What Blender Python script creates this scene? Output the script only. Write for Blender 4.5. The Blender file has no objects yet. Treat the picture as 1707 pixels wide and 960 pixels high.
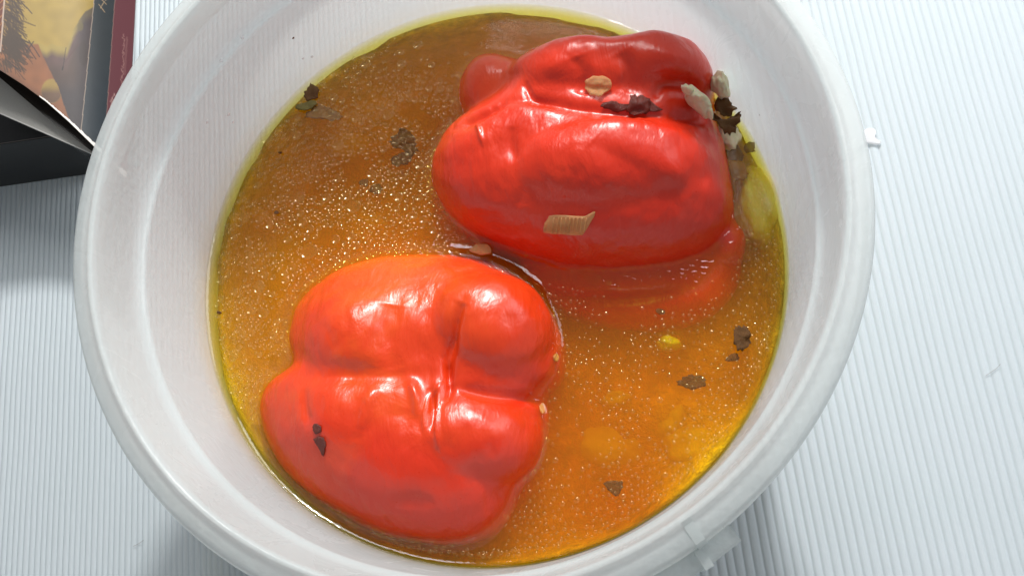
import bpy, bmesh, math, random
import numpy as np
from mathutils import Vector, Matrix, noise
from mathutils.bvhtree import BVHTree
from mathutils.kdtree import KDTree

random.seed(7); rng = np.random.default_rng(7)
S = 0.01                       # everything below is worked out in centimetres
scene = bpy.context.scene
R_ = math.radians

# ------------------------------------------------------------------ camera
CAM = np.array([4.461, -7.962, 30.098])
ROT = np.array([[0.98927, 0.0, 0.14611], [0.04203, 0.95774, -0.28456], [-0.13994, 0.28765, 0.94746]])
FPX = 1571.07
cd = bpy.data.cameras.new('camera'); cam = bpy.data.objects.new('camera', cd)
scene.collection.objects.link(cam)
cam.matrix_world = Matrix(((*ROT[0], CAM[0]*S), (*ROT[1], CAM[1]*S), (*ROT[2], CAM[2]*S), (0, 0, 0, 1)))
cd.sensor_width = 36; cd.lens = 36*FPX/1707; cd.clip_start = 0.01; cd.clip_end = 20
scene.camera = cam

# ------------------------------------------------------------------ light
w = bpy.data.worlds.new('World'); scene.world = w; w.use_nodes = True
w.node_tree.nodes['Background'].inputs[0].default_value = (0.93, 0.96, 1.0, 1)
w.node_tree.nodes['Background'].inputs[1].default_value = 0.28
def area(name, loc, target, size, power, col):
    l = bpy.data.lights.new(name, 'AREA'); l.shape = 'DISK'; l.size = size*S; l.energy = power; l.color = col
    o = bpy.data.objects.new(name, l); scene.collection.objects.link(o)
    o.location = Vector(loc)*S
    o.rotation_euler = (Vector(target)-Vector(loc)).to_track_quat('-Z', 'Y').to_euler()
    return o
area('ceiling_lamp', (7, 60, 57), (0, 0, 5), 7, 5.6, (1, .985, .96))
area('soft_fill', (2, 58, 66), (0, 0, 5), 38, 3.2, (1, .985, .96))  # added broad fill around the lamp to widen the highlights, no real fitting
area('right_fill', (48, 30, 42), (4, 0, 4), 34, 1.3, (.95, .97, 1))  # added fill that brightens the right of the mat, no real window
scene.view_settings.view_transform = 'Standard'; scene.view_settings.look = 'None'
scene.view_settings.exposure = 0; scene.view_settings.gamma = 1
cy = scene.cycles
cy.max_bounces = 16; cy.transparent_max_bounces = 24; cy.volume_bounces = 9; cy.diffuse_bounces = 5
cy.glossy_bounces = 4; cy.transmission_bounces = 10; cy.caustics_reflective = True
cy.use_denoising = True; cy.sample_clamp_indirect = 2.5

# ------------------------------------------------------------------ helpers
def at(px, py, z):
    """point of the place seen along a given sight line at height z (cm)"""
    d = ROT @ np.array([(px-853.5)/FPX, -(py-480)/FPX, -1.0])
    return CAM + d*((z-CAM[2])/d[2])
def sight(px, py):
    d = ROT @ np.array([(px-853.5)/FPX, -(py-480)/FPX, -1.0])
    return Vector(CAM), Vector(d).normalized()

def mesh_obj(name, verts, faces, mat, parent=None, smooth=True):
    me = bpy.data.meshes.new(name)
    v = np.asarray(verts, float)*S
    me.from_pydata([tuple(p) for p in v], [], [tuple(f) for f in faces]); me.validate(); me.update()
    if smooth: me.polygons.foreach_set('use_smooth', [True]*len(me.polygons))
    if mat: me.materials.append(mat)
    o = bpy.data.objects.new(name, me); scene.collection.objects.link(o)
    if parent: o.parent = parent
    return o
def tag(o, label=None, cat=None, group=None, kind=None):
    for k, v in (('label', label), ('category', cat), ('group', group), ('kind', kind)):
        if v: o[k] = v
    return o
def empty(name, loc=(0, 0, 0)):
    o = bpy.data.objects.new(name, None); scene.collection.objects.link(o); o.empty_display_size = .01
    return o

def lathe(profile, seg=256, a0=0, a1=2*math.pi, closed=True):
    n = len(profile); V = []; F = []
    full = abs(a1-a0-2*math.pi) < 1e-6
    cols = seg if full else seg+1
    for i in range(cols):
        a = a0+(a1-a0)*i/seg
        for r, z in profile: V.append((r*math.cos(a), r*math.sin(a), z))
    for i in range(seg):
        j = (i+1) % cols
        for k in range(n if closed else n-1):
            l = (k+1) % n
            F.append((i*n+k, j*n+k, j*n+l, i*n+l))
    if not full:
        F.append(tuple(range(n))[::-1]); F.append(tuple(seg*n+k for k in range(n)))
    return V, F

def catmull(pts, n=8, closed=True):
    P = np.array(pts, float); m = len(P); out = []
    for i in range(m if closed else m-1):
        p0, p1, p2, p3 = (P[(i-1) % m], P[i], P[(i+1) % m], P[(i+2) % m]) if closed else (P[max(i-1, 0)], P[i], P[i+1], P[min(i+2, m-1)])
        for k in range(n):
            t = k/n
            out.append(.5*((2*p1)+(-p0+p2)*t+(2*p0-5*p1+4*p2-p3)*t*t+(-p0+3*p1-3*p2+p3)*t**3))
    return np.array(out)

# ------------------------------------------------------------------ material helpers
class NT:
    def __init__(s, name):
        s.m = bpy.data.materials.new(name); s.m.use_nodes = True
        s.t = s.m.node_tree; s.t.nodes.clear(); s.out = s.n('ShaderNodeOutputMaterial')
    def n(s, t, **kw):
        nd = s.t.nodes.new(t)
        for k, v in kw.items():
            if k.startswith('i_'): nd.inputs[k[2:].replace('_', ' ')].default_value = v
            else: setattr(nd, k, v)
        return nd
    def l(s, a, b): s.t.links.new(a, b)
    def noise(s, scale, detail=3, rough=.5, vec=None, dist=0):
        nd = s.n('ShaderNodeTexNoise'); nd.inputs['Scale'].default_value = scale
        nd.inputs['Detail'].default_value = detail; nd.inputs['Roughness'].default_value = rough
        nd.inputs['Distortion'].default_value = dist
        if vec: s.l(vec, nd.inputs['Vector'])
        return nd.outputs['Fac']
    def coord(s): return s.n('ShaderNodeTexCoord').outputs['Object']
    def mapped(s, scale, rot=(0, 0, 0)):
        m = s.n('ShaderNodeMapping'); m.inputs['Scale'].default_value = scale; m.inputs['Rotation'].default_value = rot
        s.l(s.coord(), m.inputs['Vector']); return m.outputs[0]
    def ramp(s, fac, stops):
        r = s.n('ShaderNodeValToRGB'); e = r.color_ramp.elements
        while len(e) < len(stops): e.new(.5)
        for q, (p, c) in zip(e, stops): q.position = p; q.color = (*c, 1) if len(c) == 3 else c
        s.l(fac, r.inputs[0]); return r.outputs[0]
    def bump(s, h, dist, strength=1, prev=None):
        b = s.n('ShaderNodeBump'); b.inputs['Distance'].default_value = dist; b.inputs['Strength'].default_value = strength
        s.l(h, b.inputs['Height'])
        if prev: s.l(prev, b.inputs['Normal'])
        return b.outputs[0]
    def mix(s, fac, a, b):
        m = s.n('ShaderNodeMixShader')
        if isinstance(fac, (int, float)): m.inputs[0].default_value = fac
        else: s.l(fac, m.inputs[0])
        s.l(a, m.inputs[1]); s.l(b, m.inputs[2]); return m.outputs[0]
    def surf(s, x): s.l(x, s.out.inputs['Surface'])
    def pbsdf(s, color=(.8, .8, .8), rough=.5, **kw):
        p = s.n('ShaderNodeBsdfPrincipled')
        if isinstance(color, tuple): p.inputs['Base Color'].default_value = (*color, 1)
        else: s.l(color, p.inputs['Base Color'])
        if isinstance(rough, (int, float)): p.inputs['Roughness'].default_value = rough
        else: s.l(rough, p.inputs['Roughness'])
        for k, v in kw.items(): p.inputs[k.replace('_', ' ')].default_value = v
        return p

def mat_plastic():
    m = NT('translucent_polypropylene')
    c = m.mapped((1, 1, 1))
    nb = m.bump(m.noise(900, 2, .5, m.mapped((1, 1, .25))), .00012, .5)
    nb = m.bump(m.noise(60, 2), .0006, .35, nb)
    wr = m.ramp(m.noise(26, 5, .6, m.mapped((1, 1, .3)), .8), [(.3, (.79, .845, .84)), (.6, (.825, .875, .87))])
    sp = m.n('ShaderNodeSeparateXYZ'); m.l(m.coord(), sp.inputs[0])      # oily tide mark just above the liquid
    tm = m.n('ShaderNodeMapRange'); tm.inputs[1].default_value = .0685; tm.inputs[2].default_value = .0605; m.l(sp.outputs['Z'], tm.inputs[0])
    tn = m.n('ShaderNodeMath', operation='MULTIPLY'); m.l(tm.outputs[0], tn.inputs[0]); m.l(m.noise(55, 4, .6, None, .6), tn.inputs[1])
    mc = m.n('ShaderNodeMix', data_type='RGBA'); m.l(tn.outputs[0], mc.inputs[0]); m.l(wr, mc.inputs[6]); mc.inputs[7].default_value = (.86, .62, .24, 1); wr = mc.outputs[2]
    rr = m.n('ShaderNodeMapRange'); rr.inputs[1].default_value = .35; rr.inputs[2].default_value = .65; rr.inputs[3].default_value = .16; rr.inputs[4].default_value = .36
    m.l(m.noise(70, 5, .65, m.mapped((1, 1, .4)), 1.2), rr.inputs[0])
    p = m.pbsdf(wr, rr.outputs[0], Specular_IOR_Level=.5)
    m.l(nb, p.inputs['Normal'])
    t = m.n('ShaderNodeBsdfTranslucent'); t.inputs[0].default_value = (.925, .955, .95, 1)
    tr = m.n('ShaderNodeBsdfTransparent'); tr.inputs[0].default_value = (.97, .97, .97, 1)
    a = m.mix(.42, p.outputs[0], t.outputs[0])
    m.surf(m.mix(.40, a, tr.outputs[0]))
    return m.m

def oil_surface(m, nrm=None, ior=1.47, rough=.02, col=(1, 1, 1, 1)):
    fr = m.n('ShaderNodeFresnel'); ge = m.n('ShaderNodeNewGeometry')   # same Fresnel curve from either side
    mi = m.n('ShaderNodeMapRange'); mi.inputs[3].default_value = ior; mi.inputs[4].default_value = 1/ior
    m.l(ge.outputs['Backfacing'], mi.inputs[0]); m.l(mi.outputs[0], fr.inputs['IOR'])
    g = m.n('ShaderNodeBsdfGlossy'); g.inputs['Roughness'].default_value = rough; g.inputs['Color'].default_value = col
    tr = m.n('ShaderNodeBsdfTransparent')
    if nrm: m.l(nrm, g.inputs['Normal']); m.l(nrm, fr.inputs['Normal'])
    return m.mix(fr.outputs[0], tr.outputs[0], g.outputs[0])

def mat_oil():
    m = NT('spiced_cooking_oil')
    nb = m.bump(m.noise(120, 1, .4), .0003, .12)
    # faint micro bubbles
    v = m.n('ShaderNodeTexVoronoi'); v.inputs['Scale'].default_value = 950; m.l(m.coord(), v.inputs['Vector'])
    mr = m.n('ShaderNodeMapRange'); mr.inputs[1].default_value = 0; mr.inputs[2].default_value = .22; mr.inputs[3].default_value = 1; mr.inputs[4].default_value = 0
    m.l(v.outputs['Distance'], mr.inputs[0])
    nb = m.bump(mr.outputs[0], .00008, .25, nb)
    m.surf(oil_surface(m, nb))
    sc = m.n('ShaderNodeVolumeScatter'); sc.inputs['Color'].default_value = (1, .80, .05, 1); sc.inputs['Density'].default_value = 95
    sc.inputs['Anisotropy'].default_value = .55
    ab = m.n('ShaderNodeVolumeAbsorption'); ab.inputs['Color'].default_value = (.9965, .930, .0, 1); ab.inputs['Density'].default_value = 450
    ad = m.n('ShaderNodeAddShader'); m.l(sc.outputs[0], ad.inputs[0]); m.l(ab.outputs[0], ad.inputs[1])
    m.l(ad.outputs[0], m.out.inputs['Volume'])
    return m.m
def mat_droplet():
    m = NT('oil_bubble'); d = m.n('ShaderNodeBsdfDiffuse'); d.inputs[0].default_value = (.75, .42, .03, 1)
    m.surf(m.mix(.02, oil_surface(m, None, 1.75, .08, (1, .86, .52, 1)), d.outputs[0])); return m.m

def mat_pepper(name, c_hi, c_mid, c_lo, ripe):
    m = NT(name)      # ripe = direction across the fruit in which it is still orange
    dp = m.n('ShaderNodeVectorMath', operation='DOT_PRODUCT'); m.l(m.coord(), dp.inputs[0]); dp.inputs[1].default_value = ripe[:3]
    ad = m.n('ShaderNodeMath', operation='MULTIPLY_ADD'); m.l(m.noise(28, 4, .55, m.mapped((1, 1, 1)), .6), ad.inputs[0]); ad.inputs[1].default_value = .8
    a2 = m.n('ShaderNodeMath', operation='ADD'); m.l(dp.outputs['Value'], a2.inputs[0]); a2.inputs[1].default_value = ripe[3]; m.l(a2.outputs[0], ad.inputs[2])
    col = m.ramp(ad.outputs[0], [(.3, c_lo), (.5, c_mid), (.7, c_hi)])
    fine = m.noise(420, 5, .65, m.mapped((1, .35, .6), (0, 0, .3)), .8)
    mid = m.noise(110, 4, .6, m.mapped((1, .5, 1), (0, 0, -.2)), .5)
    vein = m.noise(55, 3, .5, m.mapped((1, .3, 1), (0, 0, .9)), 1.4)
    nb = m.bump(vein, .0016, .28); nb = m.bump(mid, .0013, .6, nb); nb = m.bump(fine, .00025, .55, nb)
    rg = m.n('ShaderNodeMapRange'); rg.inputs[3].default_value = .2; rg.inputs[4].default_value = .44
    m.l(m.noise(160, 4), rg.inputs[0])
    p = m.pbsdf(col, rg.outputs[0], Subsurface_Weight=.08, Subsurface_Scale=.004, Specular_IOR_Level=.5, Coat_Weight=.18, Coat_Roughness=.2)
    p.inputs['Subsurface Radius'].default_value = (1, .25, .08)
    m.l(nb, p.inputs['Normal']); m.surf(p.outputs[0]); return m.m

def mat_simple(name, a, b=None, rough=.5, scale=300, bump=.0002, sss=0, spec=.5, transp=0):
    m = NT(name); b = b or a
    n = m.noise(scale, 4, .6)
    col = m.ramp(n, [(.35, a), (.65, b)])
    p = m.pbsdf(col, rough, Subsurface_Weight=sss, Subsurface_Scale=.002, Specular_IOR_Level=spec)
    m.l(m.bump(n, bump, .6), p.inputs['Normal'])
    if transp:
        t = m.n('ShaderNodeBsdfTransparent'); m.surf(m.mix(transp, p.outputs[0], t.outputs[0]))
    else: m.surf(p.outputs[0])
    return m.m

M_plastic = mat_plastic(); M_oil = mat_oil(); M_drop = mat_droplet()
M_pepA = mat_pepper('orange_red_pepper_skin', (.80, .115, .008), (.72, .050, .006), (.62, .026, .004), (-2.5, 4, 0, .12))
M_pepB = mat_pepper('red_pepper_skin', (.80, .090, .012), (.70, .036, .008), (.62, .024, .006), (-3, 3, 0, .03))
M_leaf = mat_simple('cooked_herb_leaf', (.07, .028, .006), (.17, .075, .018), .5, 500, .0003, 0, .3)
M_leafs = mat_simple('soaked_herb_leaf', (.13, .05, .010), (.24, .11, .025), .5, 500, .0003, 0, .3, .4)
M_leafg = mat_simple('pale_herb_leaf', (.22, .17, .03), (.12, .10, .02), .4, 500, .0003)
M_char = mat_simple('dark_herb_on_pepper', (.10, .012, .008), (.17, .025, .012), .25, 700, .0003)
M_onion = mat_simple('cooked_onion', (.93, .40, .14), (.95, .52, .24), .3, 250, .0004, .3, .5, .42)
M_meat = mat_simple('pale_stuffing', (.93, .83, .53), (.95, .89, .66), .35, 150, .0018, .3)
M_ylump = mat_simple('yellow_pepper_flesh', (.85, .60, .02), (.75, .50, .03), .5, 200, .0004)
M_brown = mat_simple('browned_onion_skin', (.30, .12, .03), (.42, .2, .06), .4, 300, .0004)

# ------------------------------------------------------------------ ribbed mat (surface everything stands on)
def ribbed_mat():
    m = NT('ribbed_cloth')
    n1 = m.noise(35, 3); n2 = m.noise(1400, 3)
    col = m.ramp(n1, [(.3, (.61, .69, .72)), (.7, (.655, .715, .76))])
    p = m.pbsdf(col, .75, Specular_IOR_Level=.25)
    nb = m.bump(n2, .0002, .5); nb = m.bump(m.noise(220, 3), .0005, .35, nb)
    m.l(nb, p.inputs['Normal']); m.surf(p.outputs[0])
    def step(u):
        t = min(1, max(0, (u+9)/17)); t = t*t*(3-2*t)
        return .203*(1-t)+.280*t
    us = [-36.0]
    while us[-1] < 36: us.append(us[-1]+step(us[-1])*(1+.05*math.sin(us[-1]*5.3)+.04*math.sin(us[-1]*13.1)))
    prof = [(0, -.045), (.10, -.014), (.25, .006), (.5, .016), (.75, .006), (.90, -.014)]
    ys = np.arange(-34, 40.1, .55)
    cols = []
    for k in range(len(us)-1):
        for t, z in prof: cols.append((us[k]+t*(us[k+1]-us[k]), z, k, t))
    V = []; F = []
    for (u, z, k, t) in cols:
        for y in ys:
            wob = .035*noise.noise(Vector((u*.35, y*.22, 3.1)))+.012*noise.noise(Vector((k*1.7, y*.9, 0)))
            lift = .02*noise.noise(Vector((u*.3, y*.3, 7)))
            V.append((u-.15*y+wob, y, z-.016*1+lift-.02))
    n = len(ys)
    for i in range(len(cols)-1):
        for j in range(n-1): F.append((i*n+j, (i+1)*n+j, (i+1)*n+j+1, i*n+j+1))
    o = mesh_obj('ribbed_mat', V, F, m.m)
    tag(o, 'pale blue white ribbed cloth mat under the tub and the book', None, kind='structure')
ribbed_mat()

# ------------------------------------------------------------------ tub
tub = empty('plastic_tub')
tag(tub, 'round translucent white plastic tub filled with golden oil and peppers', 'tub')
inner = [(0, .45), (6.9, .45), (7.4, .6), (7.62, 1.0), (7.99, 5.6), (8.03, 6.3), (8.19, 9.0), (8.20, 9.08), (8.245, 9.12), (8.30, 9.17), (8.35, 9.45), (8.45, 10.4), (8.47, 10.75), (8.50, 10.92), (8.56, 10.985), (8.63, 10.96), (8.69, 10.88), (8.80, 10.84), (9.02, 10.78), (9.11, 10.72), (9.16, 10.60), (9.18, 10.0), (9.19, 9.55)]
outer = [(9.09, 9.55), (9.06, 10.0), (9.03, 10.55), (8.95, 10.68), (8.7, 10.74), (8.57, 10.6), (8.52, 9.6), (8.45, 9.2), (8.33, 9.1), (8.27, 8.9), (8.14, 6.3), (7.75, 1.0), (7.5, .45), (7.2, .2), (6.9, .12), (0, .12)]
V, F = lathe(inner+outer, 360)
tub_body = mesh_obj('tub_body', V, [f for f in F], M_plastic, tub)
bm = bmesh.new(); bm.from_mesh(tub_body.data); bmesh.ops.remove_doubles(bm, verts=bm.verts, dist=1e-6)
bmesh.ops.recalc_face_normals(bm, faces=bm.faces); bm.to_mesh(tub_body.data); bm.free()
# lug for the bail handle at the lower right of the rim
def ang(px, py, z):
    p = at(px, py, z); return math.atan2(p[1], p[0])
aR = ang(1212, 880, 9.6); aL = aR-.75
V, F = lathe([(9.10, 10.42), (9.50, 10.30), (9.56, 10.2), (9.56, 8.6), (9.44, 8.6), (9.42, 10.12), (9.10, 10.22)], 40, aL, aR)
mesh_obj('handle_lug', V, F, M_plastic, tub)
for px, py in ((1168, 925), (1100, 975)):
    a = ang(px, py, 10.2)
    V, F = lathe([(9.19, 10.5), (9.60, 10.38), (9.62, 8.7), (9.19, 8.7)], 2, a-.010, a+.010)
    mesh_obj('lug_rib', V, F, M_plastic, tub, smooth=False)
a = ang(1140, 863, 10.9)
V, F = lathe([(8.60, 10.985), (8.70, 10.90), (9.10, 10.76), (9.20, 10.6), (9.21, 9.6), (9.1, 9.6), (9.1, 10.5), (8.6, 10.8)], 3, a-.012, a+.012)
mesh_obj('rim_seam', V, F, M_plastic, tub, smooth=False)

# ------------------------------------------------------------------ peppers
def shell(outline, zc, zt, zb, n=2.4, nb=2.0, zproj=None, grow=1.0, seg=220):
    """rounded body around a traced outline, given its own height"""
    P = np.array([at(x, y, zc if zproj is None else zproj)[:2] for x, y in catmull(outline, 8)])
    c = P.mean(0)
    q = P-c; th = np.unwrap(np.arctan2(q[:, 1], q[:, 0])); r = np.hypot(q[:, 0], q[:, 1])*grow
    if th[-1] < th[0]: th = th[::-1]; r = r[::-1]
    th = th % (2*math.pi); o = np.argsort(th); th = th[o]; r = r[o]
    T = np.linspace(0, 2*math.pi, seg, endpoint=False)
    Rr = np.interp(T, th, r, period=2*math.pi)
    rings = 56; V = []; F = []
    V.append((c[0], c[1], zt))
    for i in range(1, rings):
        f = math.pi*i/rings
        e = n if f < math.pi/2 else nb
        s = abs(math.sin(f))**(2/e); h = abs(math.cos(f))**(2/e)
        z = zc+(zt-zc)*h if f < math.pi/2 else zc-(zc-zb)*h
        for t, rr in zip(T, Rr): V.append((c[0]+s*rr*math.cos(t), c[1]+s*rr*math.sin(t), z))
    V.append((c[0], c[1], zb))
    for j in range(seg): F.append((0, 1+j, 1+(j+1) % seg))
    for i in range(rings-2):
        a, b = 1+i*seg, 1+(i+1)*seg
        for j in range(seg): k = (j+1) % seg; F.append((a+j, b+j, b+k, a+k))
    a = 1+(rings-2)*seg
    for j in range(seg): F.append((len(V)-1, a+(j+1) % seg, a+j))
    return V, F
def ellipsoid(px, py, z, rx, ry, rz, rot=0, tilt=0):
    """rx, ry given as photo widths at that height"""
    c = at(px, py, z); k = (CAM[2]-z)/FPX*1.02
    V = []; F = []; n1, n2 = 60, 32
    V.append(np.array([0, 0, rz]))
    for i in range(1, n2):
        f = math.pi*i/n2
        for j in range(n1):
            t = 2*math.pi*j/n1
            V.append(np.array([rx*k*math.sin(f)*math.cos(t), ry*k*math.sin(f)*math.sin(t), rz*math.cos(f)]))
    V.append(np.array([0, 0, -rz]))
    cr, sr = math.cos(rot), math.sin(rot)
    V = [(c[0]+p[0]*cr-p[1]*sr, c[1]+p[0]*sr+p[1]*cr, z+p[2]+tilt*p[0]) for p in V]
    for j in range(n1): F.append((0, 1+j, 1+(j+1) % n1))
    for i in range(n2-2):
        a, b = 1+i*n1, 1+(i+1)*n1
        for j in range(n1): q = (j+1) % n1; F.append((a+j, b+j, b+q, a+q))
    a = 1+(n2-2)*n1
    for j in range(n1): F.append((len(V)-1, a+(j+1) % n1, a+j))
    return V, F

def seg_dist(P, line):
    """distance of points P (n,2) to a polyline and the place along it (0..1)"""
    best = np.full(len(P), 1e9); tt = np.zeros(len(P)); side = np.zeros(len(P)); m = len(line)-1
    for i in range(m):
        a, b = line[i], line[i+1]; d = b-a; L = (d@d)+1e-12
        t = np.clip(((P-a)@d)/L, 0, 1); q = P-(a+t[:, None]*d); r = np.hypot(q[:, 0], q[:, 1])
        k = r < best; best[k] = r[k]; tt[k] = ((i+t)/m)[k]
        side[k] = np.sign(d[0]*q[:, 1]-d[1]*q[:, 0])[k]
    return best, tt, side

def build_pepper(parts, mat, parent, name, creases, bumps, smooth_it, zt):
    V = []; F = []
    for v, f in parts:
        o = len(V); V += [tuple(p) for p in v]; F += [tuple(i+o for i in q) for q in f]
    o = mesh_obj(name, V, F, None)
    md = o.modifiers.new('r', 'REMESH'); md.mode = 'VOXEL'; md.voxel_size = .00055
    sm = o.modifiers.new('s', 'SMOOTH'); sm.factor = .5; sm.iterations = smooth_it
    dg = bpy.context.evaluated_depsgraph_get(); me = bpy.data.meshes.new_from_object(o.evaluated_get(dg))
    o.modifiers.clear(); old = o.data; o.data = me; bpy.data.meshes.remove(old)
    n = len(me.vertices); co = np.empty(n*3); me.vertices.foreach_get('co', co); co = co.reshape(-1, 3)/S
    no = np.empty(n*3); me.vertices.foreach_get('normal', no); no = no.reshape(-1, 3)
    up = np.clip(no[:, 2]*1.6+.2, 0, 1)
    d = np.zeros(n)
    for line, wd, dep, mode in creases:       # mode 0 valley, 1 raised welt, 2 step fold
        L = np.array([at(x, y, zt)[:2] for x, y in catmull(line, 6, False)])
        r, t, s = seg_dist(co[:, :2], L)
        fade = np.clip(np.sin(np.pi*np.clip(t, .02, .98)), 0, 1)**.6
        if mode == 0: d -= dep*fade*(np.exp(-(r/wd)**2)+.35*np.exp(-r/(wd*2.2)))
        elif mode == 1: d += dep*fade*np.exp(-(r/wd)**2)
        else: d += dep*fade*np.where(s > 0, np.exp(-r/(wd*3)), -np.exp(-(r/wd)**1.2)*.8)
    for px, py, rx, ry, rot, h in bumps:
        c = at(px, py, zt); k = (CAM[2]-zt)/FPX
        q = co[:, :2]-c[:2]; cr, sr = math.cos(rot), math.sin(rot)
        a = (q[:, 0]*cr+q[:, 1]*sr)/(rx*k); b = (-q[:, 0]*sr+q[:, 1]*cr)/(ry*k)
        d += h*np.exp(-(a*a+b*b))
    d *= up
    nz = np.array([noise.fractal(Vector((p[0]*.8, p[1]*.8, p[2]*.8)), 1, 2, 3) for p in co[::1]])
    nw = np.array([abs(noise.noise(Vector((p[0]*2.6+.3*p[1], p[1]*1.1, p[2]*1.2+5)))) for p in co])
    nm = np.array([noise.noise(Vector((p[0]*.6+9, p[1]*.6, p[2]*.6))) for p in co])
    d += .05*nz-.016*(1-np.clip(nw*4, 0, 1))*up*np.clip(nm*3, 0, 1)
    co = co+no*d[:, None]
    me.vertices.foreach_set('co', (co*S).ravel()); me.update()
    me.polygons.foreach_set('use_smooth', [True]*len(me.polygons))
    me.materials.clear(); me.materials.append(mat)
    o.parent = parent
    return o

ZO = 6.0
# lower left pepper
pepA = empty('stuffed_pepper')
tag(pepA, 'orange red cooked pepper with deep folded dimple at lower left of the tub', 'pepper', 'cooked peppers lying in the oil')
outA = [(478, 560), (497, 500), (545, 452), (610, 428), (690, 418), (770, 422), (835, 440), (890, 478), (927, 530), (940, 585), (930, 630), (908, 652), (914, 700), (896, 755), (862, 812), (838, 865), (800, 897), (740, 906), (660, 898), (580, 868), (500, 815), (448, 750), (428, 690), (436, 648), (468, 622), (488, 610), (486, 590)]
A_parts = [shell(outA, 5.2, 7.35, 1.6, 2.3, 2.2, 5.8, 1.0),
           ellipsoid(812, 555, 6.0, 116, 104, 1.68),
           ellipsoid(780, 720, 5.9, 128, 90, 1.56, -.2)]
A_creases = [([(930, 640), (870, 648), (800, 645), (752, 640)], .15, .17, 0),
             ([(770, 500), (752, 540), (742, 590), (744, 640)], .16, .24, 0),
             ([(742, 600), (745, 640), (738, 668)], .07, .16, 0),
             ([(480, 612), (520, 622), (580, 622), (650, 620)], .35, .14, 0),
             ([(648, 500), (640, 560), (645, 620)], .35, .12, 0),
             ([(728, 636), (712, 655), (703, 690), (706, 718)], .05, .09, 1),
             ([(729, 636), (724, 680), (728, 720), (732, 745)], .045, .10, 1),
             ([(715, 640), (716, 680), (718, 720)], .09, .14, 0),
             ([(676, 625), (690, 660), (690, 700)], .12, .12, 1),
             ([(620, 640), (608, 680), (596, 715)], .16, .10, 1),
             ([(640, 830), (680, 822), (720, 830)], .15, .06, 0),
             ([(500, 640), (505, 680), (520, 700)], .12, .08, 0)]
A_bumps = [(570, 545, 85, 80, 0, .34), (530, 700, 80, 75, .5, .30), (690, 790, 140, 75, -.2, .30), (620, 620, 90, 20, 0, -.12), (835, 535, 55, 45, 0, -.10), (790, 672, 60, 26, .1, -.05), (690, 600, 60, 60, 0, -.18)]
bodyA = build_pepper(A_parts, M_pepA, pepA, 'pepper_flesh', A_creases, A_bumps, 64, 7.6)
# upper right pepper
pepB = empty('stuffed_pepper')
tag(pepB, 'glossy deep red cooked pepper with pale stuffing showing at upper right of the tub', 'pepper', 'cooked peppers lying in the oil')
outB = [(710, 280), (722, 235), (752, 200), (787, 178), (822, 150), (850, 105), (925, 80), (1000, 80), (1060, 74), (1115, 64), (1165, 76), (1190, 108), (1192, 150), (1196, 190), (1213, 235), (1224, 300), (1222, 360), (1190, 402), (1120, 430), (1030, 440), (940, 434), (850, 408), (780, 378), (735, 335)]
outT = [(835, 130), (862, 95), (925, 74), (1000, 76), (1060, 70), (1115, 60), (1165, 72), (1192, 108), (1190, 140), (1165, 152), (1120, 162), (1080, 185), (1000, 195), (900, 180)]
outL = [(762, 160), (768, 120), (800, 90), (850, 92), (900, 120), (900, 180), (840, 220), (785, 205)]
outU = [(860, 400), (1000, 380), (1130, 385), (1205, 375), (1238, 395), (1240, 450), (1208, 502), (1140, 532), (1060, 538), (970, 522), (900, 485)]
B_parts = [shell(outB, 5.4, 8.05, 1.7, 2.7, 2.2, 6.5, 1.0),
           ellipsoid(1010, 300, 6.3, 205, 105, 2.25, .02),
           shell(outT, 6.4, 8.45, 3.0, 2.4, 2.0, 7.2, 1.0),
           shell(outL, 5.6, 7.2, 3.0, 2.2, 2.0, 6.3, 1.0),
           shell(outU, 5.2, 6.02, 1.8, 2.2, 2.0, 5.8, 1.0),
           ellipsoid(1212, 412, 5.4, 32, 46, .74)]
B_creases = [([(835, 150), (900, 158), (960, 172), (1040, 180), (1110, 176), (1165, 160)], .16, .12, 0),
             ([(760, 190), (800, 172), (850, 152)], .15, .15, 0),
             ([(786, 185), (795, 205), (800, 228)], .05, .10, 1),
             ([(985, 240), (1020, 262), (1080, 285), (1140, 292)], .38, .10, 0),
             ([(940, 215), (1000, 208), (1080, 205), (1150, 220)], .3, .10, 1),
             ([(850, 200), (846, 230), (860, 262)], .16, .07, 0),
             ([(870, 120), (885, 150), (930, 165)], .1, .1, 0),
             ([(960, 95), (970, 130), (965, 150)], .25, .12, 0),
             ([(1035, 90), (1050, 120), (1045, 150)], .2, .14, 0),
             ([(1090, 150), (1110, 125), (1160, 118), (1190, 128)], .12, .12, 0),
             ([(880, 440), (960, 452), (1060, 450), (1160, 430)], .2, .2, 0)]
B_bumps = [(1150, 168, 34, 16, 0, -.3), (760, 260, 60, 70, 0, .12), (905, 110, 40, 22, 0, .1), (1110, 95, 45, 25, 0, .12), (1130, 285, 60, 22, -.15, .08)]
bodyB = build_pepper(B_parts, M_pepB, pepB, 'pepper_flesh', B_creases, B_bumps, 48, 8.3)

def bvh(o):
    return BVHTree.FromPolygons([tuple(Vector(v.co)/S) for v in o.data.vertices], [tuple(p.vertices) for p in o.data.polygons])
trees = [bvh(bodyA), bvh(bodyB)]
def on_surface(px, py, floor=ZO):
    o, d = sight(px, py); best = None
    for t in trees:
        h = t.ray_cast(o, d)
        if h[0] is not None and (best is None or h[3] < best[2]): best = (h[0], h[1], h[3])
    p = at(px, py, floor)
    if best is None or best[0].z < floor: return Vector(p), Vector((0, 0, 1)), False
    return best[0], best[1] if best[1].z > 0 else -best[1], True

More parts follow.
